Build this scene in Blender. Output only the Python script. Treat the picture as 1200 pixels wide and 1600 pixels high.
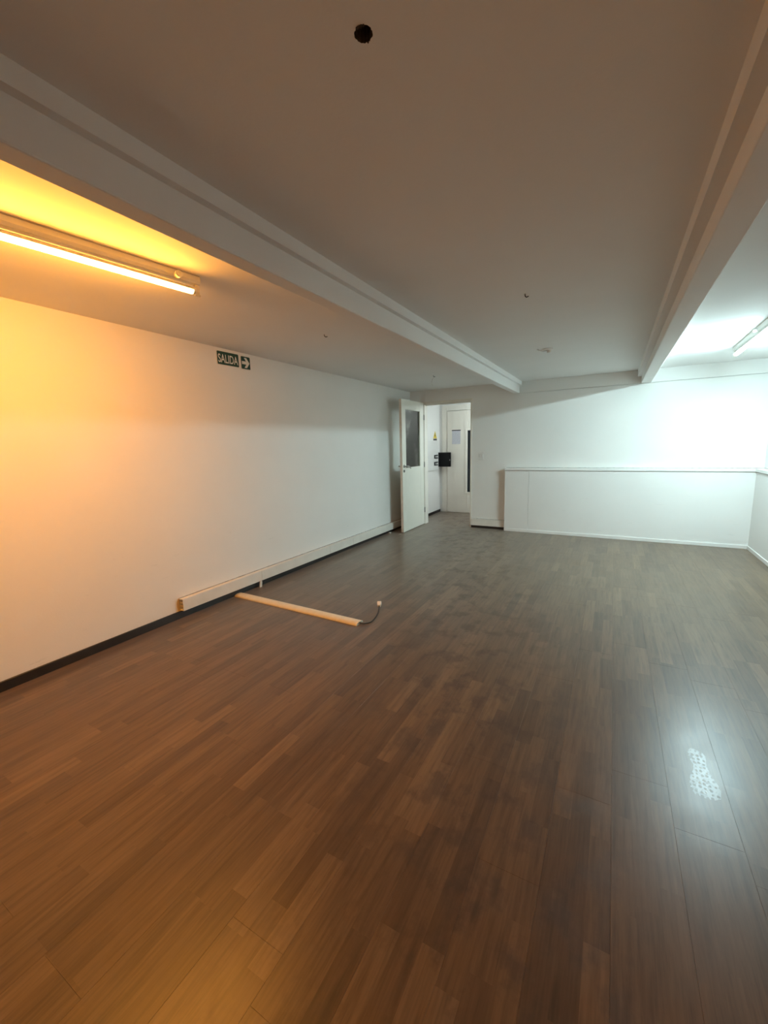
import bpy, bmesh, math, random
from mathutils import Matrix, Vector

for o in list(bpy.data.objects):
    bpy.data.objects.remove(o, do_unlink=True)
S = bpy.context.scene
COL = S.collection
random.seed(7)

# ------------------------------------------------------------------ camera
cam_d = bpy.data.cameras.new('camera')
cam = bpy.data.objects.new('camera', cam_d)
COL.objects.link(cam)
cam_d.sensor_fit = 'HORIZONTAL'
cam_d.sensor_width = 36.0
cam_d.lens = 638.99 / 1200.0 * 36.0
cam_d.clip_start = 0.02
ax_r = Vector((0.87409148, 0.48505998, -0.02609392))
ax_u = Vector((-0.05521795, 0.15258653, 0.98674633))
ax_f = Vector((-0.48261274, 0.86106571, -0.1601586))
cam.matrix_world = Matrix((
    (ax_r.x, ax_u.x, -ax_f.x, 0.0),
    (ax_r.y, ax_u.y, -ax_f.y, 0.0),
    (ax_r.z, ax_u.z, -ax_f.z, 1.40),
    (0, 0, 0, 1)))
S.camera = cam

# ------------------------------------------------------------------ world, exposure, lamp strengths
w = bpy.data.worlds.new('world')
S.world = w
w.use_nodes = True
w.node_tree.nodes['Background'].inputs[0].default_value = (0.0, 0.0, 0.0, 1)
w.node_tree.nodes['Background'].inputs[1].default_value = 0.0
S.view_settings.view_transform = 'Standard'
S.view_settings.look = 'None'
S.view_settings.gamma = 1.0
S.view_settings.use_curve_mapping = False
S.view_settings.exposure = 0.18
WARM = ((1.0, 0.385, 0.048), 255.0)
LOBBY = ((0.80, 0.95, 1.0), 125.0)
COOL = ((0.67, 0.95, 1.0), 425.0)

# ------------------------------------------------------------------ room numbers
XL, XRU, XRL = -3.1415, 1.62, 1.534        # left wall, right wall (upper), right casing face
YB, YREAR, YC = 6.636, -3.5, 8.03          # back wall, rear wall, far wall of the lobby
ZC, ZB = 2.305, 2.132                      # ceiling, beam underside
BF = 6.556                                 # front face of the casing along the back wall


# ------------------------------------------------------------------ mesh helpers
def box(bm, x0, x1, y0, y1, z0, z1, bev=0.0, seg=1):
    b2 = bmesh.new()
    r = bmesh.ops.create_cube(b2, size=1.0)
    for v in b2.verts:
        v.co = Vector(((x0 + x1) / 2 + v.co.x * (x1 - x0), (y0 + y1) / 2 + v.co.y * (y1 - y0), (z0 + z1) / 2 + v.co.z * (z1 - z0)))
    if bev > 0:
        bmesh.ops.bevel(b2, geom=b2.edges[:], offset=bev, segments=seg, affect='EDGES', profile=0.5)
    merge(bm, b2)


def merge(bm, b2):
    me = bpy.data.meshes.new('tmp')
    b2.to_mesh(me)
    b2.free()
    bm.from_mesh(me)
    bpy.data.meshes.remove(me)


def prism(bm, prof, axis, t0, t1):
    """extrude a closed 2D profile along an axis ('x','y','z') from t0 to t1"""
    def P(a, b, t):
        return {'x': (t, a, b), 'y': (a, t, b), 'z': (a, b, t)}[axis]
    v0 = [bm.verts.new(P(a, b, t0)) for a, b in prof]
    v1 = [bm.verts.new(P(a, b, t1)) for a, b in prof]
    n = len(prof)
    fs = [bm.faces.new(v0), bm.faces.new(v1)]
    for i in range(n):
        fs.append(bm.faces.new((v0[i], v0[(i + 1) % n], v1[(i + 1) % n], v1[i])))
    bmesh.ops.recalc_face_normals(bm, faces=fs)


def tube(bm, pts, rad, seg=10, caps=True):
    pts = [Vector(p) for p in pts]
    rings = []
    up = Vector((0, 0, 1))
    for i, p in enumerate(pts):
        t = (pts[min(i + 1, len(pts) - 1)] - pts[max(i - 1, 0)]).normalized()
        u = t.cross(up)
        if u.length < 1e-3:
            u = t.cross(Vector((1, 0, 0)))
        u.normalize()
        v = u.cross(t).normalized()
        r = rad[i] if isinstance(rad, (list, tuple)) else rad
        rings.append([bm.verts.new(p + r * (math.cos(2 * math.pi * k / seg) * u + math.sin(2 * math.pi * k / seg) * v)) for k in range(seg)])
    fs = []
    for a, b in zip(rings, rings[1:]):
        for k in range(seg):
            fs.append(bm.faces.new((a[k], a[(k + 1) % seg], b[(k + 1) % seg], b[k])))
    if caps:
        fs.append(bm.faces.new(rings[0]))
        fs.append(bm.faces.new(rings[-1]))
    bmesh.ops.recalc_face_normals(bm, faces=fs)


def obj(name, bm, m, parent=None, smooth=False, loc=None):
    me = bpy.data.meshes.new(name)
    bm.to_mesh(me)
    bm.free()
    if smooth:
        for p in me.polygons:
            p.use_smooth = True
    me.materials.append(m)
    o = bpy.data.objects.new(name, me)
    COL.objects.link(o)
    if parent is not None:
        o.parent = parent
    if loc is not None:
        o.location = loc
    return o


def bxo(name, m, dims, parent=None, bev=0.0, seg=1):
    bm = bmesh.new()
    box(bm, *dims, bev, seg)
    return obj(name, bm, m, parent)


def empty(name, loc=(0, 0, 0), rz=0.0):
    o = bpy.data.objects.new(name, None)
    o.empty_display_size = 0.05
    o.location = loc
    o.rotation_euler = (0, 0, rz)
    COL.objects.link(o)
    return o


def tag(o, label=None, cat=None, group=None, kind=None):
    if label:
        o['label'] = label
    if cat:
        o['category'] = cat
    if group:
        o['group'] = group
    if kind:
        o['kind'] = kind
    return o


def struct(o, label, cat):
    return tag(o, label, cat, kind='structure')


# ------------------------------------------------------------------ materials
class NT:
    def __init__(s, name):
        s.m = bpy.data.materials.new(name)
        s.m.use_nodes = True
        s.t = s.m.node_tree
        s.b = s.t.nodes['Principled BSDF']

    def n(s, typ, **kw):
        nd = s.t.nodes.new(typ)
        for k, v in kw.items():
            setattr(nd, k, v)
        return nd

    def l(s, a, b):
        s.t.links.new(a, b)

    def math(s, op, a, b=None, c=None):
        nd = s.n('ShaderNodeMath', operation=op)
        for i, x in enumerate((a, b, c)):
            if x is None:
                continue
            if isinstance(x, (int, float)):
                nd.inputs[i].default_value = x
            else:
                s.l(x, nd.inputs[i])
        return nd.outputs[0]

    def mixc(s, fac, a, b, mode='MIX'):
        nd = s.n('ShaderNodeMix', data_type='RGBA', blend_type=mode)
        for sock, x in ((nd.inputs[0], fac), (nd.inputs[6], a), (nd.inputs[7], b)):
            if isinstance(x, (int, float)):
                sock.default_value = x
            elif isinstance(x, tuple):
                sock.default_value = (*x[:3], 1)
            else:
                s.l(x, sock)
        return nd.outputs[2]

    def ramp(s, fac, stops):
        nd = s.n('ShaderNodeValToRGB')
        cr = nd.color_ramp
        while len(cr.elements) < len(stops):
            cr.elements.new(0.5)
        for e, (p, c) in zip(cr.elements, stops):
            e.position = p
            e.color = (*c, 1) if len(c) == 3 else c
        s.l(fac, nd.inputs[0])
        return nd.outputs[0]

    def pos(s):
        return s.n('ShaderNodeNewGeometry').outputs['Position']

    def scaled(s, vec, sc):
        nd = s.n('ShaderNodeVectorMath', operation='MULTIPLY')
        s.l(vec, nd.inputs[0])
        nd.inputs[1].default_value = sc
        return nd.outputs[0]

    def noise(s, vec, scale, detail=3, rough=0.5):
        nd = s.n('ShaderNodeTexNoise')
        nd.inputs['Scale'].default_value = scale
        nd.inputs['Detail'].default_value = detail
        nd.inputs['Roughness'].default_value = rough
        if vec is not None:
            s.l(vec, nd.inputs['Vector'])
        return nd.outputs[0]

    def bump(s, h, strength, dist):
        nd = s.n('ShaderNodeBump')
        nd.inputs['Strength'].default_value = strength
        nd.inputs['Distance'].default_value = dist
        s.l(h, nd.inputs['Height'])
        s.l(nd.outputs[0], s.b.inputs['Normal'])


def plain(name, col, rough=0.5, metal=0.0, spec=0.5, var=0.06, scale=14.0):
    t = NT(name)
    nz = t.noise(t.pos(), scale, 3)
    dark = tuple(c * (1 - var) for c in col)
    lite = tuple(min(1, c * (1 + var)) for c in col)
    t.l(t.ramp(nz, [(0.3, dark), (0.7, lite)]), t.b.inputs['Base Color'])
    t.b.inputs['Roughness'].default_value = rough
    t.b.inputs['Metallic'].default_value = metal
    t.b.inputs['Specular IOR Level'].default_value = spec
    return t.m


def plaster(name, col, rough, bumpd, smudge=0.0):
    t = NT(name)
    p = t.pos()
    n1 = t.noise(p, 1.6, 4)
    c = t.ramp(n1, [(0.3, tuple(x * 0.965 for x in col)), (0.7, col)])
    if smudge > 0:
        a = t.noise(t.scaled(p, (1.0, 2.0, 9.0)), 3.1, 5, 0.62)
        sm = t.ramp(a, [(0.66, (0, 0, 0)), (0.74, (1, 1, 1))])
        z = t.n('ShaderNodeSeparateXYZ')
        t.l(p, z.inputs[0])
        band = t.ramp(t.math('DIVIDE', z.outputs[2], 2.0), [(0.02, (1, 1, 1)), (0.55, (0.15, 0.15, 0.15)), (0.7, (0, 0, 0))])
        f = t.math('MULTIPLY', t.math('MULTIPLY', sm, band), smudge)
        c = t.mixc(f, c, tuple(x * 0.62 for x in col))
    t.l(c, t.b.inputs['Base Color'])
    t.b.inputs['Roughness'].default_value = rough
    t.b.inputs['Specular IOR Level'].default_value = 0.35
    fine = t.noise(p, 90.0, 3)
    big = t.noise(p, 7.0, 2)
    t.bump(t.math('ADD', fine, t.math('MULTIPLY', big, 1.6)), 0.35, bumpd)
    return t.m


M = {}
M['wall'] = plaster('wall_paint', (0.88, 0.87, 0.84), 0.55, 0.0012, smudge=0.45)
M['ceiling'] = plaster('ceiling_paint', (0.90, 0.885, 0.865), 0.75, 0.0010)
M['casing'] = plaster('casing_paint', (0.85, 0.84, 0.815), 0.5, 0.0010, smudge=0.3)
M['door'] = plain('door_paint', (0.80, 0.78, 0.69), 0.35, var=0.02, scale=5)
M['door_edge'] = plain('door_edge_paint', (0.78, 0.71, 0.62), 0.5, var=0.05, scale=20)
M['frame'] = plain('frame_paint', (0.80, 0.76, 0.68), 0.4, var=0.03, scale=6)
M['black_base'] = plain('baseboard_black', (0.022, 0.018, 0.016), 0.45, var=0.25, scale=9)
M['pvc'] = plain('trunking_plastic', (0.80, 0.765, 0.70), 0.42, var=0.04, scale=8)
M['pvc_edge'] = plain('trunking_plastic_edge', (0.62, 0.56, 0.47), 0.5, var=0.08, scale=30)
M['strip'] = plain('floor_strip_plastic', (0.74, 0.68, 0.55), 0.45, var=0.06, scale=22)
M['cable'] = plain('cable_rubber', (0.03, 0.025, 0.02), 0.5)
M['plug'] = plain('plug_plastic', (0.85, 0.82, 0.76), 0.35, var=0.02)
M['metal'] = plain('brushed_metal', (0.42, 0.41, 0.39), 0.32, 0.9, var=0.08, scale=60)
M['dark_metal'] = plain('dark_metal', (0.10, 0.09, 0.085), 0.45, 0.6)
M['enamel'] = plain('lamp_enamel', (0.78, 0.77, 0.72), 0.4, var=0.03)
M['holder'] = plain('holder_plastic', (0.74, 0.70, 0.60), 0.45, var=0.04, scale=30)
M['heatsink'] = plain('tube_back_aluminium', (0.75, 0.74, 0.72), 0.45, 0.2, var=0.03)
M['hole'] = plain('raw_concrete', (0.10, 0.085, 0.07), 0.9, var=0.4, scale=60)
M['black'] = plain('black_enamel', (0.006, 0.006, 0.007), 0.5, spec=0.2, var=0.2)
M['lobby_door'] = plain('lobby_door_paint', (0.76, 0.72, 0.64), 0.45, var=0.03, scale=4)
M['white_plate'] = plain('white_plate', (0.80, 0.795, 0.77), 0.35, var=0.02)
M['sign_green'] = plain('sign_green', (0.008, 0.055, 0.036), 0.4, var=0.06)
M['sign_white'] = plain('sign_white', (0.82, 0.80, 0.74), 0.4, var=0.02)
M['yellow'] = plain('sticker_yellow', (0.75, 0.55, 0.06), 0.45)
M['dark_glass'] = plain('dark_glass', (0.012, 0.015, 0.02), 0.08, var=0.1)
M['shade'] = plain('shadow_line', (0.34, 0.33, 0.31), 0.8, var=0.5, scale=25)  # dark grey for strips that paint shadow lines above ledges and trunking
M['underlay'] = plain('underlay', (0.035, 0.022, 0.014), 0.8)


def glow(name, col, strength):
    t = NT(name)
    t.b.inputs['Base Color'].default_value = (0.85, 0.85, 0.85, 1)
    t.b.inputs['Emission Color'].default_value = (*col, 1)
    # emission tapered near both tube ends, added to even the light on nearby walls
    sp = t.n('ShaderNodeSeparateXYZ')
    t.l(t.n('ShaderNodeTexCoord').outputs['Object'], sp.inputs[0])
    d = t.math('SUBTRACT', 0.601, t.math('ABSOLUTE', sp.outputs[1]))
    f = t.math('MINIMUM', t.math('MULTIPLY_ADD', d, 0.75 / 0.16, 0.25), 1.0)
    t.l(t.math('MULTIPLY', f, strength), t.b.inputs['Emission Strength'])
    return t.m


M['warm_glow'] = glow('warm_tube_glow', *WARM)
M['cool_glow'] = glow('cool_tube_glow', *COOL)
M['lobby_glow'] = glow('lobby_tube_glow', *LOBBY)


def pane_material():
    t = NT('clear_pane')
    t.t.nodes.remove(t.b)
    out = [n for n in t.t.nodes if n.type == 'OUTPUT_MATERIAL'][0]
    tr = t.n('ShaderNodeBsdfTransparent')
    tr.inputs[0].default_value = (0.965, 0.975, 0.96, 1)
    gl = t.n('ShaderNodeBsdfGlossy')
    gl.inputs['Roughness'].default_value = 0.04
    nz = t.noise(t.pos(), 6.0, 2)
    fr = t.n('ShaderNodeFresnel')
    fr.inputs[0].default_value = 1.45
    f = t.math('MULTIPLY', fr.outputs[0], t.math('MULTIPLY_ADD', nz, 0.3, 0.85))
    mx = t.n('ShaderNodeMixShader')
    t.l(f, mx.inputs[0])
    t.l(tr.outputs[0], mx.inputs[1])
    t.l(gl.outputs[0], mx.inputs[2])
    t.l(mx.outputs[0], out.inputs[0])
    return t.m


M['pane'] = pane_material()


def floor_material():
    t = NT('laminate_boards')
    p = t.pos()
    sp = t.n('ShaderNodeSeparateXYZ')
    t.l(p, sp.inputs[0])
    X, Y = sp.outputs[0], sp.outputs[1]
    SW = 0.2 / 3
    sx = t.math('FLOOR', t.math('DIVIDE', t.math('ADD', X, 10.0 - 0.268 + 0.0), SW))
    w1 = t.n('ShaderNodeTexWhiteNoise', noise_dimensions='1D')
    t.l(sx, w1.inputs['W'])
    yy = t.math('DIVIDE', t.math('ADD', Y, t.math('MULTIPLY', w1.outputs[0], 7.0)), 0.46)
    # uneven strip lengths
    yy2 = t.math('ADD', yy, t.math('MULTIPLY', t.math('SINE', t.math('MULTIPLY', yy, 2.1)), 0.22))
    cell = t.math('FLOOR', yy2)
    cb = t.n('ShaderNodeCombineXYZ')
    t.l(sx, cb.inputs[0])
    t.l(cell, cb.inputs[1])
    w2 = t.n('ShaderNodeTexWhiteNoise', noise_dimensions='2D')
    t.l(cb.outputs[0], w2.inputs['Vector'])
    rnd = w2.outputs[0]
    # grain, shifted per strip
    off = t.n('ShaderNodeCombineXYZ')
    t.l(t.math('MULTIPLY', rnd, 40.0), off.inputs[1])
    t.l(t.math('MULTIPLY', rnd, 17.0), off.inputs[2])
    ad = t.n('ShaderNodeVectorMath', operation='ADD')
    t.l(p, ad.inputs[0])
    t.l(off.outputs[0], ad.inputs[1])
    g = t.noise(t.scaled(ad.outputs[0], (48.0, 3.2, 8.0)), 1.0, 5, 0.6)
    g2 = t.noise(t.scaled(ad.outputs[0], (150.0, 9.0, 8.0)), 1.0, 3, 0.6)
    base = t.ramp(rnd, [(0.0, (0.082, 0.050, 0.026)), (0.25, (0.108, 0.067, 0.035)), (0.8, (0.126, 0.080, 0.043)), (1.0, (0.165, 0.108, 0.060))])
    gr = t.ramp(g, [(0.28, (0.55, 0.55, 0.55)), (0.5, (0.97, 0.97, 0.97)), (0.72, (1.22, 1.22, 1.22))])
    c = t.mixc(1.0, base, gr, 'MULTIPLY')
    gr2 = t.ramp(g2, [(0.3, (0.86, 0.86, 0.86)), (0.6, (1.04, 1.04, 1.04))])
    c = t.mixc(1.0, c, gr2, 'MULTIPLY')
    # scuffed, dirty walking path from the doorway into the room (centre line x = f(y))
    cx = t.math('ADD', t.math('MULTIPLY', Y, -0.31), -0.02)
    dx = t.math('ABSOLUTE', t.math('SUBTRACT', X, cx))
    near = t.math('SUBTRACT', 1.0, t.math('MINIMUM', t.math('DIVIDE', dx, 0.75), 1.0))
    blot = t.noise(t.scaled(p, (1.0, 0.8, 1.0)), 7.5, 5, 0.62)
    bl = t.ramp(blot, [(0.50, (0, 0, 0)), (0.62, (1, 1, 1))])
    stain = t.math('MULTIPLY', t.math('MULTIPLY', bl, t.math('POWER', near, 0.7)), 0.62)
    c = t.mixc(stain, c, (0.036, 0.021, 0.014))
    big = t.noise(p, 0.9, 3)
    # a film of grey dust
    du = t.noise(p, 2.3, 5, 0.6)
    dust = t.math('MULTIPLY', t.ramp(du, [(0.35, (0.0, 0.0, 0.0)), (0.75, (1, 1, 1))]), 0.12)
    c = t.mixc(dust, c, (0.14, 0.125, 0.108))
    t.l(c, t.b.inputs['Base Color'])
    ro = t.math('ADD', t.math('MULTIPLY', blot, 0.10), t.math('MULTIPLY', big, 0.10))
    ro = t.math('ADD', ro, 0.225)
    ro = t.math('ADD', ro, t.math('MULTIPLY', stain, 0.18))
    t.l(ro, t.b.inputs['Roughness'])
    t.b.inputs['Specular IOR Level'].default_value = 0.40
    t.b.inputs['Sheen Weight'].default_value = 0.30
    t.b.inputs['Sheen Roughness'].default_value = 0.45
    t.b.inputs['Sheen Tint'].default_value = (0.85, 0.82, 0.78, 1)
    t.bump(t.math('ADD', g2, t.math('MULTIPLY', blot, 0.25)), 0.12, 0.0008)
    return t.m


M['floor'] = floor_material()


def print_material():
    """shiny trodden shoe print with a dotted tread: gloss only, holes between"""
    t = NT('shoe_print_film')
    out = [n for n in t.t.nodes if n.type == 'OUTPUT_MATERIAL'][0]
    p = t.pos()
    v = t.n('ShaderNodeTexVoronoi', feature='F1')
    v.inputs['Scale'].default_value = 1.0
    v.inputs['Randomness'].default_value = 0.35
    t.l(t.scaled(p, (58.0, 40.0, 1.0)), v.inputs['Vector'])
    dots = t.ramp(v.outputs['Distance'], [(0.30, (0, 0, 0)), (0.38, (1, 1, 1))])
    e = t.noise(p, 55.0, 3)
    er = t.ramp(e, [(0.32, (0.25, 0.25, 0.25)), (0.5, (1, 1, 1))])
    f = t.math('MULTIPLY', t.math('MULTIPLY', dots, er), 0.55)
    t.b.inputs['Base Color'].default_value = (0.30, 0.29, 0.27, 1)
    t.b.inputs['Roughness'].default_value = 0.27
    t.b.inputs['Specular IOR Level'].default_value = 0.6
    tr = t.n('ShaderNodeBsdfTransparent')
    mx = t.n('ShaderNodeMixShader')
    t.l(f, mx.inputs[0])
    t.l(tr.outputs[0], mx.inputs[1])
    t.l(t.b.outputs[0], mx.inputs[2])
    t.l(mx.outputs[0], out.inputs[0])
    return t.m


M['print'] = print_material()


def paper_material():
    t = NT('printed_notice')
    p = t.pos()
    n = t.noise(t.scaled(p, (70.0, 1.0, 160.0)), 1.0, 2)
    ink = t.ramp(n, [(0.46, (0, 0, 0)), (0.56, (1, 1, 1))])
    c = t.mixc(t.math('MULTIPLY', ink, 0.55), (0.62, 0.62, 0.66), (0.20, 0.20, 0.24))
    t.l(c, t.b.inputs['Base Color'])
    t.b.inputs['Roughness'].default_value = 0.6
    return t.m


M['paper'] = paper_material()

# ================================================================== SETTING
# ---- floor: slab with every laminate board on it
bm = bmesh.new()
box(bm, XL, XRU, YREAR, YC, -0.06, -0.011)
floor = struct(obj('floor', bm, M['underlay']), 'brown wood-look laminate floor of long boards', 'floor')
BW, BL = 0.2, 1.28
cache = {}


def board_mesh(wd, ln):
    k = (round(wd, 3), round(ln, 3))
    if k not in cache:
        b = bmesh.new()
        g = 0.00015
        x0, x1, y0, y1 = g, wd - g, g, ln - g
        e = 0.0003
        lo = [b.verts.new(c) for c in ((x0, y0, -0.0105), (x1, y0, -0.0105), (x1, y1, -0.0105), (x0, y1, -0.0105))]
        mi = [b.verts.new(c) for c in ((x0, y0, -e), (x1, y0, -e), (x1, y1, -e), (x0, y1, -e))]
        hi = [b.verts.new(c) for c in ((x0 + e, y0 + e, 0), (x1 - e, y0 + e, 0), (x1 - e, y1 - e, 0), (x0 + e, y1 - e, 0))]
        b.faces.new(hi)
        for r0, r1 in ((lo, mi), (mi, hi)):
            for i in range(4):
                b.faces.new((r0[i], r0[(i + 1) % 4], r1[(i + 1) % 4], r1[i]))
        b.faces.new(list(reversed(lo)))
        me = bpy.data.meshes.new('board')
        b.to_mesh(me)
        b.free()
        me.materials.append(M['floor'])
        cache[k] = me
    return cache[k]


k0 = math.floor((XL - 0.268) / BW)
for i in range(k0, 40):
    xa = max(0.268 + i * BW, XL)
    xb = min(0.268 + (i + 1) * BW, XRU)
    if xb - xa < 0.01:
        continue
    yend = YC if xa < -1.0 else YB + 0.02
    y = YREAR - random.choice((0.0, 0.32, 0.64, 0.96)) - (0.12 if i % 2 else 0)
    while y < yend - 0.02:
        ya, yb_ = max(y, YREAR), min(y + BL, yend)
        if yb_ - ya > 0.02:
            o = bpy.data.objects.new('board', board_mesh(xb - xa, yb_ - ya))
            COL.objects.link(o)
            o.parent = floor
            o.location = (xa, ya, 0)
        y += BL

# ---- ceiling with a ragged drilled hole
HX, HY = -0.538, 0.924
bm = bmesh.new()
T = 0.12
q = 0.08


def quad(bm, a, b, c, d):
    return bm.faces.new([bm.verts.new(v) for v in (a, b, c, d)])


x0, x1, y0, y1 = XL - 0.1, XRU + 0.1, YREAR - 0.1, YC + 0.1
for (a, b, c, d) in ((x0, x1, y0, HY - q), (x0, x1, HY + q, y1), (x0, HX - q, HY - q, HY + q), (HX + q, x1, HY - q, HY + q)):
    quad(bm, (a, c, ZC), (a, d, ZC), (b, d, ZC), (b, c, ZC))
NSEG = 32
rim, sq = [], []
rr = random.Random(3)
for k in range(NSEG):
    a = 2 * math.pi * k / NSEG
    ca, sa = math.cos(a), math.sin(a)
    r = 0.0205 * (1 + rr.uniform(-0.07, 0.07))
    s = q / max(abs(ca), abs(sa))
    rim.append(bm.verts.new((HX + r * ca, HY + r * sa, ZC)))
    sq.append(bm.verts.new((HX + s * ca, HY + s * sa, ZC)))
for k in range(NSEG):
    j = (k + 1) % NSEG
    bm.faces.new((rim[k], rim[j], sq[j], sq[k]))
quad(bm, (x0, y0, ZC + T), (x1, y0, ZC + T), (x1, y1, ZC + T), (x0, y1, ZC + T))
rimco = [v.co.copy() for v in rim]
bmesh.ops.recalc_face_normals(bm, faces=bm.faces[:])
ceiling = struct(obj('ceiling', bm, M['ceiling']), 'flat off-white plaster ceiling with a drilled hole', 'ceiling')
bm = bmesh.new()
lo = [bm.verts.new(c) for c in rimco]
hi = [bm.verts.new((HX + (c.x - HX) * 0.95, HY + (c.y - HY) * 0.95, ZC + 0.10)) for c in rimco]
for k in range(NSEG):
    j = (k + 1) % NSEG
    bm.faces.new((lo[k], lo[j], hi[j], hi[k]))
bm.faces.new(hi)
tag(obj('drilled_hole', bm, M['hole'], ceiling), 'dark round drilled hole with crumbled edge')
# chipped plaster crumbs hanging at the hole's far rim
bm = bmesh.new()
for k, (ang, l) in enumerate(((4.45, 0.004), (4.62, 0.006), (4.8, 0.005), (5.0, 0.007), (5.25, 0.004), (1.6, 0.003))):
    cxx, cyy = HX + 0.0205 * math.cos(ang), HY + 0.0205 * math.sin(ang)
    bmesh.ops.create_cone(bm, cap_ends=True, segments=5, radius1=0.0026, radius2=0.0006, depth=l, matrix=Matrix.Translation((cxx, cyy, ZC - l / 2)) @ Matrix.Rotation(math.pi, 4, 'X'))
obj('plaster_crumb', bm, M['hole'], ceiling)

# ---- walls
bm = bmesh.new()
box(bm, XL - 0.12, XL, YREAR - 0.1, YC + 0.1, -0.05, ZC)
wall_left = struct(obj('wall_left', bm, M['wall']), 'long plain plaster wall on the left with the exit sign', 'wall')
OX0, OX1, OZ = -2.915, -2.035, 2.115
bm = bmesh.new()
box(bm, XL, OX0, YB, YB + 0.12, -0.05, ZC)
box(bm, OX1, -1.35, YB, YB + 0.12, -0.05, ZC)
box(bm, -1.35, XRU, YB, YB + 0.12, -0.05, ZB - 0.005)
box(bm, -1.35, XRU, YB + 0.02, YB + 0.12, ZB - 0.005, ZC)
box(bm, OX0, OX1, YB, YB + 0.12, OZ, ZC)
wall_back = struct(obj('wall_back', bm, M['wall']), 'white back wall with the doorway at its left end', 'wall')
bm = bmesh.new()
box(bm, XRU, XRU + 0.12, YREAR - 0.1, YB + 0.12, -0.05, ZC)
struct(obj('wall_right', bm, M['wall']), 'white wall on the right above the low casing', 'wall')
bm = bmesh.new()
box(bm, XL, XRU, YREAR - 0.12, YREAR, -0.05, ZC)
struct(obj('wall_rear', bm, M['wall']), 'plain plaster wall closing the room behind the camera', 'wall')
bm = bmesh.new()
box(bm, XL, -1.0, YC, YC + 0.1, -0.05, ZC)
struct(obj('wall_lobby_far', bm, M['wall']), 'far wall of the small lobby beyond the doorway', 'wall')
bm = bmesh.new()
box(bm, -1.0, -0.9, YB + 0.12, YC + 0.1, -0.05, ZC)
struct(obj('wall_lobby_right', bm, M['wall']), 'end wall of the small lobby beyond the doorway', 'wall')

# ---- ceiling beams with a stepped ledge
def beam(name, xa, xb, la, lb, zg, label):
    b = bmesh.new()
    r = 0.006
    prof = [(la, ZC + 0.01), (la, zg), (xa, zg), (xa, ZB + r), (xa + r * 0.3, ZB + r * 0.3), (xa + r, ZB),
            (xb - r, ZB), (xb - r * 0.3, ZB + r * 0.3), (xb, ZB + r), (xb, zg), (lb, zg), (lb, ZC + 0.01)]
    prism(b, prof, 'y', YREAR - 0.02, YB + 0.004)
    return struct(obj(name, b, M['ceiling']), label, 'beam')


beam('ceiling_beam', -1.389, -1.303, -1.425, -1.270, 2.246, 'narrow stepped ceiling beam beside the amber lamp, left of the drilled hole')
beam('ceiling_beam', 0.272, 0.384, 0.227, 0.420, 2.222, 'narrow stepped ceiling beam nearest the white-blue lamp')

# ---- fascia along the head of the back wall
bm = bmesh.new()
box(bm, -1.350, XRU, YB - 0.001, YB + 0.02, ZB + 0.003, ZC, 0.0008)
struct(obj('trim_1', bm, M['wall']), 'flat fascia board along the top of the back wall', 'trim')

# ---- low casing along the back wall and turning along the right wall
t2 = struct(empty('trim_2', (0, BF, 0)), 'waist-high white boxed casing with ledge along the back wall', 'casing')
CX0 = -1.474
def part(name, m, dims, parent, bev=0.0, seg=1):
    l = parent.location
    d = (dims[0] - l.x, dims[1] - l.x, dims[2] - l.y, dims[3] - l.y, dims[4] - l.z, dims[5] - l.z)
    return bxo(name, m, d, parent, bev, seg)


part('casing_panel', M['casing'], (CX0, -1.1150, BF, YB, 0.0, 0.961), t2, 0.0012)
part('casing_panel', M['casing'], (-1.1128, XRL + 0.02, BF, YB, 0.0, 0.961), t2, 0.0012)
part('casing_rail', M['casing'], (CX0 + 0.004, XRU, BF + 0.016, YB, 0.961, 0.968), t2)
part('ledge', M['casing'], (CX0 - 0.008, XRU, BF - 0.013, YB, 0.968, 1.004), t2, 0.003, 2)
tag(part('shadow_line', M['shade'], (CX0, XRU - 0.001, YB - 0.002, YB, 1.0035, 1.0095), t2), 'grey painted shadow line where the ledge meets the wall')  # thin dark strip painted in for the shadow line above the ledge
part('baseboard', M['casing'], (CX0, XRL + 0.005, BF - 0.010, BF, 0.0, 0.046), t2, 0.003, 2)
t3 = struct(empty('trim_3', (XRL, 2.0, 0)), 'waist-high white boxed casing with ledge along the right wall', 'casing')
part('casing_panel', M['casing'], (XRL, XRU, YREAR, BF + 0.001, 0.0, 0.961), t3, 0.001)
part('casing_rail', M['casing'], (XRL + 0.016, XRU, YREAR, BF - 0.001, 0.961, 0.968), t3)
tag(part('shadow_line', M['shade'], (XRU - 0.002, XRU, YREAR, YB - 0.002, 1.0035, 1.0095), t3), 'grey painted shadow line where the ledge meets the wall')  # same painted shadow strip above the right-hand ledge
part('ledge', M['casing'], (XRL - 0.013, XRU, YREAR, BF - 0.012, 0.968, 1.004), t3, 0.003, 2)
part('baseboard', M['casing'], (XRL - 0.010, XRL, YREAR, BF - 0.009, 0.0, 0.046), t3, 0.003, 2)

# ---- black baseboards
bm = bmesh.new()
box(bm, XL, XL + 0.015, YREAR, YB, 0.0, 0.062, 0.002)
struct(obj('baseboard_left', bm, M['black_base']), 'low black baseboard along the left wall', 'baseboard')
bm = bmesh.new()
box(bm, OX1, CX0, YB - 0.013, YB, 0.0, 0.05, 0.002)
struct(obj('baseboard_back', bm, M['black_base']), 'short black baseboard between the doorway and the low casing', 'baseboard')
bm = bmesh.new()
box(bm, XL, XL + 0.012, YB + 0.14, YC, 0.0, 0.05, 0.002)
struct(obj('baseboard_lobby', bm, M['black_base']), 'black baseboard along the left wall of the lobby', 'baseboard')

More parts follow.
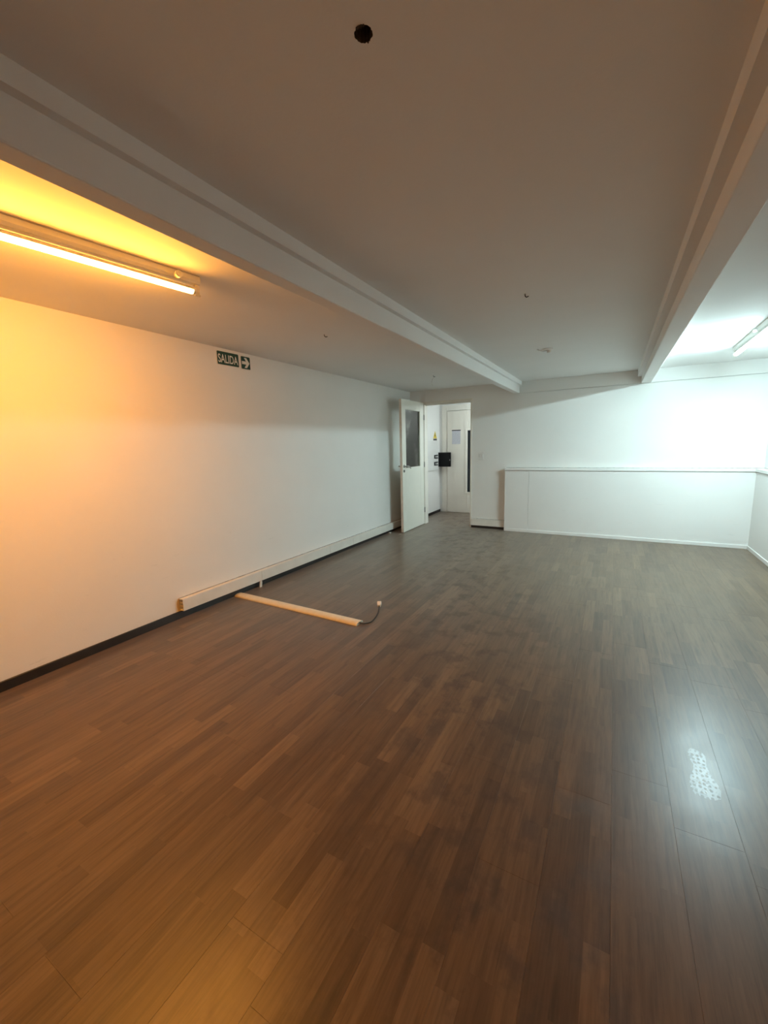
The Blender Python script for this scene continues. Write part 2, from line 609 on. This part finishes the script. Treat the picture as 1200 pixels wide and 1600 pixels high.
# ---- door frame in the back wall
fr = struct(empty('trim_4', (OX0, YB, 0)), 'cream painted frame of the open doorway', 'door frame')
part('jamb', M['frame'], (OX0, -2.874, YB - 0.008, YB + 0.13, 0, OZ), fr, 0.002)
part('jamb', M['frame'], (-2.060, OX1, YB - 0.008, YB + 0.13, 0, OZ), fr, 0.002)
part('frame_head', M['frame'], (-2.874, -2.060, YB - 0.008, YB + 0.13, 2.072, OZ), fr, 0.002)
part('door_stop', M['frame'], (-2.874, -2.060, YB + 0.045, YB + 0.075, 2.058, 2.072), fr, 0.001)

# ---- the open door: leaf with a glazed upper half
D0 = (-2.884, YB - 0.014, 0.008)
door = struct(empty('door_1', D0), 'open cream door with a clear glazed upper half and lever handle', 'door')
LW, LT, LH = 0.842, 0.042, 2.095
gy0, gy1, gz0, gz1 = -0.715, -0.150, 1.022, 1.952
bm = bmesh.new()
def dbox(bm, y0, y1, z0, z1, bev=0.0015):
    box(bm, -LT, 0, y0, y1, z0, z1, bev)
dbox(bm, -LW, gy0, 0, LH)
dbox(bm, gy1, 0, 0, LH)
dbox(bm, gy0, gy1, 0, gz0)
dbox(bm, gy0, gy1, gz1, LH)
obj('leaf', bm, M['door'], door)
tag(bxo('leaf_edge', M['door_edge'], (-LT + 0.001, -0.001, -LW - 0.0012, -LW + 0.002, 0.002, LH - 0.002), door, 0.0005), 'worn bare edge of the leaf')
tag(bxo('glass_pane', M['pane'], (-LT / 2 - 0.002, -LT / 2 + 0.002, gy0 - 0.004, gy1 + 0.004, gz0 - 0.004, gz1 + 0.004), door), 'clear glass pane')
for nm, d in (('glazing_bead', (-0.012, -0.001, gy0, gy0 + 0.011, gz0, gz1)), ('glazing_bead', (-0.012, -0.001, gy1 - 0.011, gy1, gz0, gz1)),
              ('glazing_bead', (-0.012, -0.001, gy0 + 0.011, gy1 - 0.011, gz0, gz0 + 0.011)), ('glazing_bead', (-0.012, -0.001, gy0 + 0.011, gy1 - 0.011, gz1 - 0.011, gz1))):
    bxo(nm, M['door'], d, door, 0.002)
for z in (0.25, 1.05, 1.85):
    bm = bmesh.new()
    tube(bm, [(0.004, 0.008, z - 0.045), (0.004, 0.008, z + 0.045)], 0.007, 10)
    obj('hinge', bm, M['dark_metal'], door, True)
for s in (1, -1):
    xs = 0.0 if s > 0 else -LT
    bm = bmesh.new()
    hy, hz = -LW + 0.055, 1.062
    tube(bm, [(xs, hy, hz), (xs + s * 0.009, hy, hz)], 0.026, 20)
    h = tag(obj('handle_rose', bm, M['metal'], door, False), 'round metal rose')
    bm = bmesh.new()
    tube(bm, [(xs + s * 0.008, hy, hz), (xs + s * 0.040, hy, hz), (xs + s * 0.054, hy + 0.010, hz), (xs + s * 0.056, hy + 0.05, hz - 0.006), (xs + s * 0.056, hy + 0.100, hz - 0.020), (xs + s * 0.054, hy + 0.138, hz - 0.042)],
         [0.009, 0.009, 0.0105, 0.010, 0.009, 0.007], 12)
    obj('lever', bm, M['metal'], h, True)
    bm = bmesh.new()
    tube(bm, [(xs, hy, hz - 0.078), (xs + s * 0.007, hy, hz - 0.078)], 0.021, 18)
    e = tag(obj('escutcheon', bm, M['dark_metal'], door), 'round metal keyhole cover')
    bm = bmesh.new()
    box(bm, min(xs + s * 0.006, xs + s * 0.010), max(xs + s * 0.006, xs + s * 0.010), hy - 0.004, hy + 0.004, hz - 0.090, hz - 0.066, 0.001)
    obj('lock_barrel', bm, M['metal'], e)

# ---- lobby: closed white door in its far wall
fr2 = struct(empty('trim_5', (-2.965, YC, 0)), 'white frame of the closed lobby door', 'door frame')
part('jamb', M['frame'], (-3.085, -2.972, YC - 0.022, YC, 0, 2.165), fr2, 0.002)
part('jamb', M['frame'], (-2.013, -1.90, YC - 0.022, YC, 0, 2.165), fr2, 0.002)
part('frame_head', M['frame'], (-2.972, -2.013, YC - 0.022, YC, 2.055, 2.165), fr2, 0.002)
d2 = struct(empty('door_2', (-2.965, YC - 0.012, 0.006)), 'closed white lobby door with a tall narrow dark window', 'door')
part('leaf', M['lobby_door'], (-2.966, -2.544, YC - 0.034, YC - 0.001, 0.006, 2.048), d2, 0.002)
part('leaf_side', M['lobby_door'], (-2.424, -2.019, YC - 0.034, YC - 0.001, 0.006, 2.048), d2, 0.002)
part('leaf_rail', M['lobby_door'], (-2.544, -2.424, YC - 0.034, YC - 0.001, 0.006, 0.43), d2, 0.001)
part('leaf_rail', M['lobby_door'], (-2.544, -2.424, YC - 0.034, YC - 0.001, 1.655, 2.048), d2, 0.001)
tag(part('window_pane', M['dark_glass'], (-2.544, -2.424, YC - 0.022, YC - 0.010, 0.43, 1.655), d2), 'dark narrow glass pane')
for dm in ((-2.585, -2.546, YC - 0.046, YC - 0.034, 0.405, 1.685), (-2.422, -2.385, YC - 0.046, YC - 0.034, 0.405, 1.685)):
    part('window_frame', M['frame'], dm, d2, 0.002)
part('window_frame', M['frame'], (-2.546, -2.422, YC - 0.046, YC - 0.034, 0.405, 0.43), d2, 0.002)
part('window_frame', M['frame'], (-2.546, -2.422, YC - 0.046, YC - 0.034, 1.655, 1.685), d2, 0.002)
nt = tag(empty('paper_notice', (-2.77, YC - 0.0345, 1.53)), 'grey printed paper notice taped to the closed lobby door', 'notice')
part('sheet', M['paper'], (-2.862, -2.688, YC - 0.0362, YC - 0.0345, 1.392, 1.668), nt)
tag(part('header_bar', M['black'], (-2.868, -2.682, YC - 0.0370, YC - 0.0360, 1.655, 1.672), nt), 'black strip along the top of the sheet')

# ---- lobby: electrical panel on the left wall, its black cover swung open
ep = tag(empty('electrical_panel', (XL, 7.76, 1.18)), 'white electrical panel on the lobby wall with black cover swung open', 'electrical panel')
part('body', M['white_plate'], (XL, XL + 0.022, 7.30, 7.925, 0.885, 1.475), ep, 0.003, 2)
for zz in (1.118, 0.978):
    sw = part('breaker', M['black'], (XL + 0.022, XL + 0.036, 7.67, 7.845, zz, zz + 0.072), ep, 0.002)
    l = ep.location
    for yy_ in (7.70, 7.76, 7.80):
        bxo('toggle', M['white_plate'], (XL + 0.036 - l.x, XL + 0.045 - l.x, yy_ - l.y, yy_ + 0.022 - l.y, zz + 0.018 - l.z, zz + 0.052 - l.z), sw, 0.001)
cv = tag(part('cover', M['black'], (XL + 0.018, XL + 0.282, 7.895, 7.925, 0.945, 1.232), ep, 0.004, 2), 'black metal cover standing open')
l = ep.location
tag(bxo('latch', M['metal'], (XL + 0.262 - l.x, XL + 0.272 - l.x, 7.886 - l.y, 7.896 - l.y, 1.068 - l.z, 1.092 - l.z), cv, 0.001), 'small metal latch')
ws = tag(empty('warning_sticker', (XL, 7.775, 1.56)), 'yellow triangular warning sticker above the electrical panel', 'sticker')
l = ws.location
bm = bmesh.new()
prism(bm, [(-0.10, -0.045), (0.10, -0.045), (0.0, 0.098)], 'x', 0.0, 0.0015)
tr = obj('triangle', bm, M['yellow'], ws)
bm = bmesh.new()
prism(bm, [(0.012, 0.06), (-0.022, 0.004), (-0.004, 0.004), (-0.012, -0.034), (0.024, 0.018), (0.004, 0.018)], 'x', 0.0015, 0.0024)
obj('bolt_mark', bm, M['black'], tr)
tag(bxo('caption', M['dark_metal'], (0.0, 0.0015, -0.09, 0.095, -0.088, -0.050), ws), 'dark caption strip below the triangle')

# ================================================================== LAMPS
def fixture(name, loc, rz, glowm, side, label, starter_y):
    """batten fixture along local y, origin at the ceiling over its middle"""
    e = tag(empty(name, loc, rz), label, 'lamp')
    L = 1.25
    b = bmesh.new()
    prism(b, [(-0.026, 0.0), (-0.026, -0.026), (-0.018, -0.040), (0.018, -0.040), (0.026, -0.026), (0.026, 0.0)], 'y', -L / 2, L / 2)
    bo = obj('housing', b, M['enamel'], e)
    b = bmesh.new()
    box(b, -0.031, 0.031, -L / 2 + 0.004, L / 2 - 0.004, -0.004, 0.0, 0.001)
    obj('back_plate', b, M['pvc_edge'], bo)
    b = bmesh.new()
    tube(b, [(side * 0.020, starter_y, -0.027), (side * 0.050, starter_y, -0.027)], 0.0165, 20)
    st = tag(obj('starter', b, M['white_plate'], e), 'round white starter')
    b = bmesh.new()
    tube(b, [(side * 0.0495, starter_y, -0.027), (side * 0.053, starter_y, -0.027)], 0.010, 14)
    obj('starter_cap', b, M['holder'], st)
    zt, R_ = -0.070, 0.019
    for s in (-1, 1):
        b = bmesh.new()
        yy = s * (L / 2 - 0.012)
        prism(b, [(-0.011, -0.038), (-0.015, -0.060), (-0.015, -0.078), (-0.008, -0.092), (0.008, -0.092), (0.015, -0.078), (0.015, -0.060), (0.011, -0.038)], 'y', yy - 0.010, yy + 0.010)
        ho = obj('lamp_holder', b, M['holder'], e)
        for za, zb_ in ((-0.094, -0.084), (-0.056, -0.048)):
            b = bmesh.new()
            box(b, -0.0045, 0.0045, yy + s * 0.010 - 0.004, yy + s * 0.010 + 0.009, za, zb_, 0.001)
            obj('spring_tab', b, M['holder'], ho)
    t0, t1 = -L / 2 + 0.024, L / 2 - 0.024
    # tube: aluminium back (top) and glowing diffuser (bottom and sides)
    N = 28
    A = math.radians(ARC)                    # half-arc of the glowing part measured from straight down
    def arc(b, a0, a1, n, r):
        vs = [[b.verts.new((r * math.sin(a0 + (a1 - a0) * k / n), y_, zt - r * math.cos(a0 + (a1 - a0) * k / n))) for k in range(n + 1)] for y_ in (t0, t1)]
        for k in range(n):
            b.faces.new((vs[0][k], vs[0][k + 1], vs[1][k + 1], vs[1][k]))
    b = bmesh.new()
    arc(b, -A, A, N, R_)
    bmesh.ops.recalc_face_normals(b, faces=b.faces[:])
    # make normals point outwards
    if b.faces[:][N // 2].normal.z > 0:
        bmesh.ops.reverse_faces(b, faces=b.faces[:])
    tb = tag(obj('tube', b, glowm, e, True), 'glowing tube')
    b = bmesh.new()
    arc(b, A, 2 * math.pi - A, 14, R_)
    # flat web closing the diffuser so that no light leaks through the back
    vs = [b.verts.new((s * R_ * math.sin(A), y_, zt - R_ * math.cos(A))) for s, y_ in ((-1, t0), (1, t0), (1, t1), (-1, t1))]
    b.faces.new(vs)
    obj('tube_back', b, M['heatsink'], tb)
    for y_, s in ((t0, -1), (t1, 1)):
        b = bmesh.new()
        tube(b, [(0, y_ - s * 0.012, zt), (0, y_ + s * 0.003, zt)], R_ + 0.0008, 20)
        obj('tube_cap', b, M['heatsink'], tb)
    return e


ARC = 86
# far end of the amber lamp at (-1.975, 1.57); direction dx/dy = 0.14
th = math.atan(0.14)
Lh = 0.62
fixture('batten_lamp', (-1.985 - math.sin(th) * Lh, 1.575 - math.cos(th) * Lh, ZC), -th, M['warm_glow'], 1,
        'glowing amber tube batten lamp on the ceiling above the left wall', 0.50)
fixture('batten_lamp', (1.030, 5.02, ZC), math.radians(-1.2), M['cool_glow'], -1,
        'glowing white-blue tube batten lamp on the ceiling above the low casing', -0.30)

fixture('batten_lamp', (-1.45, 7.35, ZC), math.radians(90), M['lobby_glow'], 1,
        'glowing tube batten lamp on the lobby ceiling, out of sight right of the doorway', 0.30)

# ================================================================== THINGS ON THE LEFT WALL
# ---- exit signs
def rrect(x0, x1, y0, y1, r, n=5):
    pts = []
    for cx, cy, a0 in ((x1 - r, y1 - r, 0), (x0 + r, y1 - r, 90), (x0 + r, y0 + r, 180), (x1 - r, y0 + r, 270)):
        for k in range(n + 1):
            a = math.radians(a0 + 90 * k / n)
            pts.append((cx + r * math.cos(a), cy + r * math.sin(a)))
    return pts


def text_mesh(s, height, width):
    cu = bpy.data.curves.new('t', 'FONT')
    cu.body = s
    cu.offset = 0.012
    o = bpy.data.objects.new('t', cu)
    COL.objects.link(o)
    dg = bpy.context.evaluated_depsgraph_get()
    me = bpy.data.meshes.new_from_object(o.evaluated_get(dg))
    bpy.data.objects.remove(o, do_unlink=True)
    xs = [v.co.x for v in me.vertices]
    ys = [v.co.y for v in me.vertices]
    for v in me.vertices:
        v.co.x = ((v.co.x - min(xs)) / (max(xs) - min(xs)) - 0.5) * width
        v.co.y = ((v.co.y - min(ys)) / (max(ys) - min(ys)) - 0.5) * height
    return me


def sign(name, yc, zc, wd, ht, label, rot):
    e = tag(empty(name, (XL, yc, zc)), label, 'sign')
    e.rotation_euler = (rot, 0, 0)
    b = bmesh.new()
    prism(b, rrect(-wd / 2, wd / 2, -ht / 2, ht / 2, 0.012), 'x', 0.0, 0.003)
    obj('plate', b, M['sign_white'], e)
    b = bmesh.new()
    prism(b, rrect(-wd / 2 + 0.005, wd / 2 - 0.005, -ht / 2 + 0.005, ht / 2 - 0.005, 0.009), 'x', 0.003, 0.0036)
    g = tag(obj('green_field', b, M['sign_green'], e), 'dark green field')
    return e, g


es, g = sign('exit_sign', 2.7515, 2.2205, 0.252, 0.124, 'dark green sign with white letters SALIDA on left wall', 0.012)
me = text_mesh('SALIDA', 0.074, 0.222)
for v in me.vertices:
    v.co = Vector((0.0042, v.co.x, v.co.y - 0.003))
me.materials.append(M['sign_white'])
tx = bpy.data.objects.new('lettering', me)
COL.objects.link(tx)
tx.parent = g
tag(tx, 'white capital letters SALIDA')
ar, g = sign('arrow_sign', 2.9575, 2.2175, 0.120, 0.124, 'dark green square sign with white right-pointing arrow on left wall', 0.012)
bm = bmesh.new()
A_ = [(-0.046, -0.014), (0.006, -0.014), (-0.018, -0.046), (0.012, -0.046), (0.047, 0.0), (0.012, 0.046), (-0.018, 0.046), (0.006, 0.014), (-0.046, 0.014)]
prism(bm, A_, 'x', 0.0036, 0.0044)
tag(obj('arrow', bm, M['sign_white'], g), 'white arrow')

# ---- cable trunking along the left wall, slightly sinking towards the door
TK = tag(empty('cable_trunking', (XL + 0.0012, 2.02, 0.0)), 'long off-white plastic cable trunking low along left wall', 'cable trunking')
ys = [2.02, 2.915, 4.087, 4.622, YB - 0.002]
ZT0, SL = 0.069, -0.0058          # underside near the cut end, fall per metre
H_, DP = 0.100, 0.050
def trz(y):
    return ZT0 + SL * (y - 2.02)
def sheared(b, x0, x1, y0, y1, z0, z1, bev=0.0):
    """box whose z follows the run's slope; y is relative to the trunking's end"""
    b2 = bmesh.new()
    box(b2, x0, x1, y0, y1, z0, z1, bev)
    for v in b2.verts:
        v.co.z += trz(v.co.y + 2.02)
    merge(b, b2)
run = ys[-1] - 2.02
bm = bmesh.new()
sheared(bm, 0.0, 0.003, 0.0, run, 0.0, H_)
sheared(bm, 0.003, DP - 0.006, 0.0, run, 0.0, 0.003)
sheared(bm, 0.003, DP - 0.006, 0.0, run, H_ - 0.003, H_)
obj('base_channel', bm, M['pvc'], TK)
for z in (0.032, 0.064):
    bm = bmesh.new()
    sheared(bm, 0.003, DP - 0.008, 0.004, run, z, z + 0.003)
    obj('divider', bm, M['pvc_edge'], TK)
for i, (ya, yb_) in enumerate(zip(ys, ys[1:])):
    bm = bmesh.new()
    sheared(bm, DP - 0.008, DP, ya - 2.02 + 0.002, yb_ - 2.02 - 0.002, -0.002, H_ + 0.002, 0.002)
    c = obj('cover', bm, M['pvc'], TK)
    bm = bmesh.new()
    sheared(bm, DP - 0.020, DP - 0.008, ya - 2.02 + 0.001, yb_ - 2.02 - 0.001, H_ - 0.001, H_ + 0.003, 0.0008)
    obj('cover_lip', bm, M['pvc'], c)
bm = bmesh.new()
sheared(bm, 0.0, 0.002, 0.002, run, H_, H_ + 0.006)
tag(obj('shadow_line', bm, M['shade'], TK), 'grey painted shadow line along the top edge')  # dark strip painting the shadow line between trunking top and wall
# patch of bare filler on the wall where the run was cut
bm = bmesh.new()
prism(bm, [(-0.018, 0.070), (-0.010, 0.062), (0.004, 0.060), (0.004, 0.175), (-0.006, 0.172), (-0.016, 0.150), (-0.021, 0.115)], 'x', 0.0, 0.003)
tag(obj('glue_patch', bm, plain('glue_patch', (0.66, 0.52, 0.33), 0.7), TK), 'yellowed patch of old glue at the cut end')

bm = bmesh.new()
prism(bm, [(-0.017, 0.0), (0.014, 0.0), (0.017, 0.05), (0.012, 0.072), (-0.012, 0.072), (-0.013, 0.04)], 'x', -0.003, 0.003)
bmesh.ops.rotate(bm, verts=bm.verts[:], cent=(0, 0, 0), matrix=Matrix.Rotation(0.10, 3, 'Y'))
tag(obj('loose_clip', bm, M['pvc'], loc=(XL + 0.052, 2.885, 0.0)), 'loose plastic clip hanging under the trunking near the floor strip', 'clip')
bm = bmesh.new()
box(bm, -0.014, 0.014, -0.022, 0.022, 0, 0.018, 0.004, 2)
box(bm, -0.006, 0.006, 0.018, 0.036, 0.004, 0.014, 0.002)
tag(obj('cable_joint', bm, M['plug'], loc=(XL + 0.055, 5.68, 0.0)), 'small white cable joint on the floor under the trunking by the door', 'clip')

# ---- short trunking on the back wall between doorway and casing
tb_ = tag(empty('cable_trunking', (OX1, YB, 0.05)), 'short white cable trunking beside the doorway above the black baseboard', 'cable trunking')
l = tb_.location
bxo('base_channel', M['pvc'], (0.002, CX0 - OX1 - 0.012, -0.026, 0.0, -0.004, 0.100), tb_, 0.001)
tag(bxo('shadow_line', M['shade'], (0.002, CX0 - OX1 - 0.012, -0.002, 0.0, 0.100, 0.107), tb_), 'grey painted shadow line along the top edge')  # shadow line over the short trunking, painted as a dark strip
bxo('cover', M['pvc'], (0.0, CX0 - OX1 - 0.010, -0.034, -0.026, -0.006, 0.103), tb_, 0.002)

# ================================================================== THINGS ON THE BACK WALL, CEILING AND FLOOR
ls = tag(empty('light_switch', (-1.878, YB, 1.20)), 'white double light switch on the back wall beside the doorway', 'switch')
bxo('plate', M['white_plate'], (-0.040, 0.040, -0.007, 0, -0.068, 0.068), ls, 0.003, 2)
for x in (-0.018, 0.018):
    bxo('rocker', M['white_plate'], (x - 0.014, x + 0.014, -0.012, -0.0065, -0.026, 0.026), ls, 0.002)

# ceiling leftovers
def anchor(loc, rz, wire, label):
    e = tag(empty('ceiling_hook', loc, rz), label, 'hook')
    b = bmesh.new()
    tube(b, [(0, 0, 0.0), (0, 0, -0.004)], 0.006, 10)
    obj('wall_plug', b, M['white_plate'], e)
    b = bmesh.new()
    tube(b, [(0, 0, -0.003), (0.002, 0, -0.016), (0.012, 0, -0.024), (0.026, 0, -0.022)], 0.0032, 8)
    h = obj('bent_hook', b, M['dark_metal'], e, True)
    if wire:
        b = bmesh.new()
        tube(b, [(0.010, 0, -0.024), (-0.008, 0.0, -0.05), (-0.022, 0.004, -0.085), (-0.018, 0.004, -0.115), (-0.004, 0.0, -0.14)], 0.0016, 6)
        tag(obj('wire', b, M['pvc_edge'], h, True), 'thin grey wire hanging from the hook')
    return e


anchor((-2.103, 2.839, ZC), 0.3, False, 'small bent hook in the ceiling between amber lamp and exit sign')
anchor((-0.533, 2.809, ZC), -0.5, False, 'small bent hook in the middle of the ceiling between the beams')
anchor((-2.142, 5.253, ZC), 0.6, True, 'small ceiling hook trailing a thin wire in front of the door')
rs = tag(empty('ceiling_rose', (-0.630, 4.53, ZC)), 'small white round ceiling rose between the beams near the back wall', 'ceiling rose')
bm = bmesh.new()
tube(bm, [(0, 0, 0.0), (0, 0, -0.008), (0, 0, -0.016)], [0.050, 0.050, 0.040], 24)
obj('base', bm, M['ceiling'], rs)
bm = bmesh.new()
tube(bm, [(0.012, 0, -0.016), (0.012, 0, -0.034), (0.012, 0, -0.040)], [0.020, 0.018, 0.010], 16)
obj('connector', bm, M['white_plate'], rs)
bm = bmesh.new()
tube(bm, [(0.0, -0.01, -0.018), (-0.03, -0.03, -0.026), (-0.066, -0.045, -0.014), (-0.085, -0.05, -0.004)], 0.005, 8)
obj('cable_stub', bm, M['white_plate'], rs, True)

# loose half-round floor strip with a cable
A0, A1 = Vector((-3.120, 2.6214, 0)), Vector((-1.697, 2.583, 0))
dv = (A1 - A0)
ln = dv.length
fs = tag(empty('floor_cable_cover', A0, math.atan2(dv.y, dv.x)), 'cream half-round cable cover strip lying loose across the floor', 'cable cover')
HWD, HH = 0.048, 0.021
top = [(HWD * math.cos(math.pi * k / 12), HH * math.sin(math.pi * k / 12) ** 0.8) for k in range(13)]
inn = [(0.030 * math.cos(math.pi * k / 10), 0.003 + 0.012 * math.sin(math.pi * k / 10)) for k in range(11)]
bm = bmesh.new()
n1 = len(top)
# outer shell with its inner channel, open at both ends
def ring(x):
    return [bm.verts.new((x, y, z)) for y, z in top], [bm.verts.new((x, y, z)) for y, z in inn]
r0o, r0i = ring(0.0)
r1o, r1i = ring(ln)
for k in range(len(top) - 1):
    bm.faces.new((r0o[k], r0o[k + 1], r1o[k + 1], r1o[k]))
bm.faces.new((r0o[-1], r0o[0], r1o[0], r1o[-1]))
for k in range(len(inn) - 1):
    bm.faces.new((r0i[k], r1i[k], r1i[k + 1], r0i[k + 1]))
bm.faces.new((r0i[-1], r1i[-1], r1i[0], r0i[0]))
bm.edges.ensure_lookup_table()
for o_, i_ in ((r0o, r0i), (r1o, r1i)):
    no, ni = len(o_), len(i_)
    for k in range(no - 1):
        j0 = round(k * (ni - 1) / (no - 1))
        j1 = round((k + 1) * (ni - 1) / (no - 1))
        if j0 == j1:
            bm.faces.new((o_[k], o_[k + 1], i_[j0]))
        else:
            bm.faces.new((o_[k], o_[k + 1], i_[j1], i_[j0]))
    bm.faces.new((o_[-1], o_[0], i_[0], i_[-1]))
bmesh.ops.recalc_face_normals(bm, faces=bm.faces[:])
obj('strip', bm, M['strip'], fs)

def smooth_path(pts, n=6):
    pts = [Vector(p) for p in pts]
    out = []
    for i in range(len(pts) - 1):
        p0, p1, p2, p3 = pts[max(i - 1, 0)], pts[i], pts[i + 1], pts[min(i + 2, len(pts) - 1)]
        for k in range(n):
            t = k / n
            out.append(0.5 * ((2 * p1) + (p2 - p0) * t + (2 * p0 - 5 * p1 + 4 * p2 - p3) * t * t + (3 * p1 - p0 - 3 * p2 + p3) * t ** 3))
    out.append(pts[-1])
    return out


cb = tag(empty('power_cable', (-1.70, 2.585, 0)), 'short dark cable with white plug poking out of the floor strip', 'cable')
l = cb.location
pts = [(-1.90, 2.590, 0.010), (-1.76, 2.586, 0.010), (-1.690, 2.582, 0.009), (-1.655, 2.598, 0.006), (-1.628, 2.645, 0.0055), (-1.640, 2.735, 0.006), (-1.660, 2.810, 0.010), (-1.682, 2.865, 0.020), (-1.697, 2.900, 0.032)]
bm = bmesh.new()
tube(bm, smooth_path([(p[0] - l.x, p[1] - l.y, p[2]) for p in pts]), 0.0046, 10)
obj('cord', bm, M['cable'], cb, True)
bm = bmesh.new()
box(bm, -0.019, 0.019, -0.018, 0.030, -0.017, 0.017, 0.006, 2)
for v in bm.verts:
    if v.co.y < -0.005:
        v.co.x *= 0.75
        v.co.z *= 0.75
bmesh.ops.rotate(bm, verts=bm.verts[:], cent=(0, 0, 0), matrix=Matrix.Rotation(0.45, 3, 'Z') @ Matrix.Rotation(0.35, 3, 'X'))
pg = tag(obj('plug', bm, M['plug'], cb, loc=(-1.712 - l.x, 2.925 - l.y, 0.033)), 'white plug')
for x in (-0.008, 0.008):
    bm = bmesh.new()
    box(bm, x - 0.003, x + 0.003, 0.026, 0.046, -0.001, 0.001)
    bmesh.ops.rotate(bm, verts=bm.verts[:], cent=(0, 0, 0), matrix=Matrix.Rotation(0.45, 3, 'Z') @ Matrix.Rotation(0.35, 3, 'X'))
    obj('plug_pin', bm, M['metal'], pg)

# dotted shoe print on the boards
bm = bmesh.new()
half = [(0.000, -0.150), (0.022, -0.147), (0.041, -0.132), (0.049, -0.105), (0.050, -0.075), (0.046, -0.045), (0.038, -0.012), (0.031, 0.02), (0.029, 0.05), (0.033, 0.085), (0.034, 0.115), (0.026, 0.14), (0.008, 0.150)]
left = [(-0.010, 0.150), (-0.026, 0.137), (-0.032, 0.11), (-0.029, 0.075), (-0.020, 0.04), (-0.024, 0.005), (-0.042, -0.035), (-0.052, -0.075), (-0.052, -0.11), (-0.042, -0.136), (-0.022, -0.148)]
rq = random.Random(5)
vs = [bm.verts.new((x + rq.uniform(-0.002, 0.002), y + rq.uniform(-0.003, 0.003), 0)) for x, y in half + left]
f = bm.faces.new(vs)
bmesh.ops.triangulate(bm, faces=[f])
sp_ = tag(obj('shoe_print', bm, M['print'], loc=(0.398, 1.972, 0.0005)), 'pale dotted shoe print on the boards in the blue highlight', 'shoe print')
sp_.rotation_euler = (0, 0, 0.02)
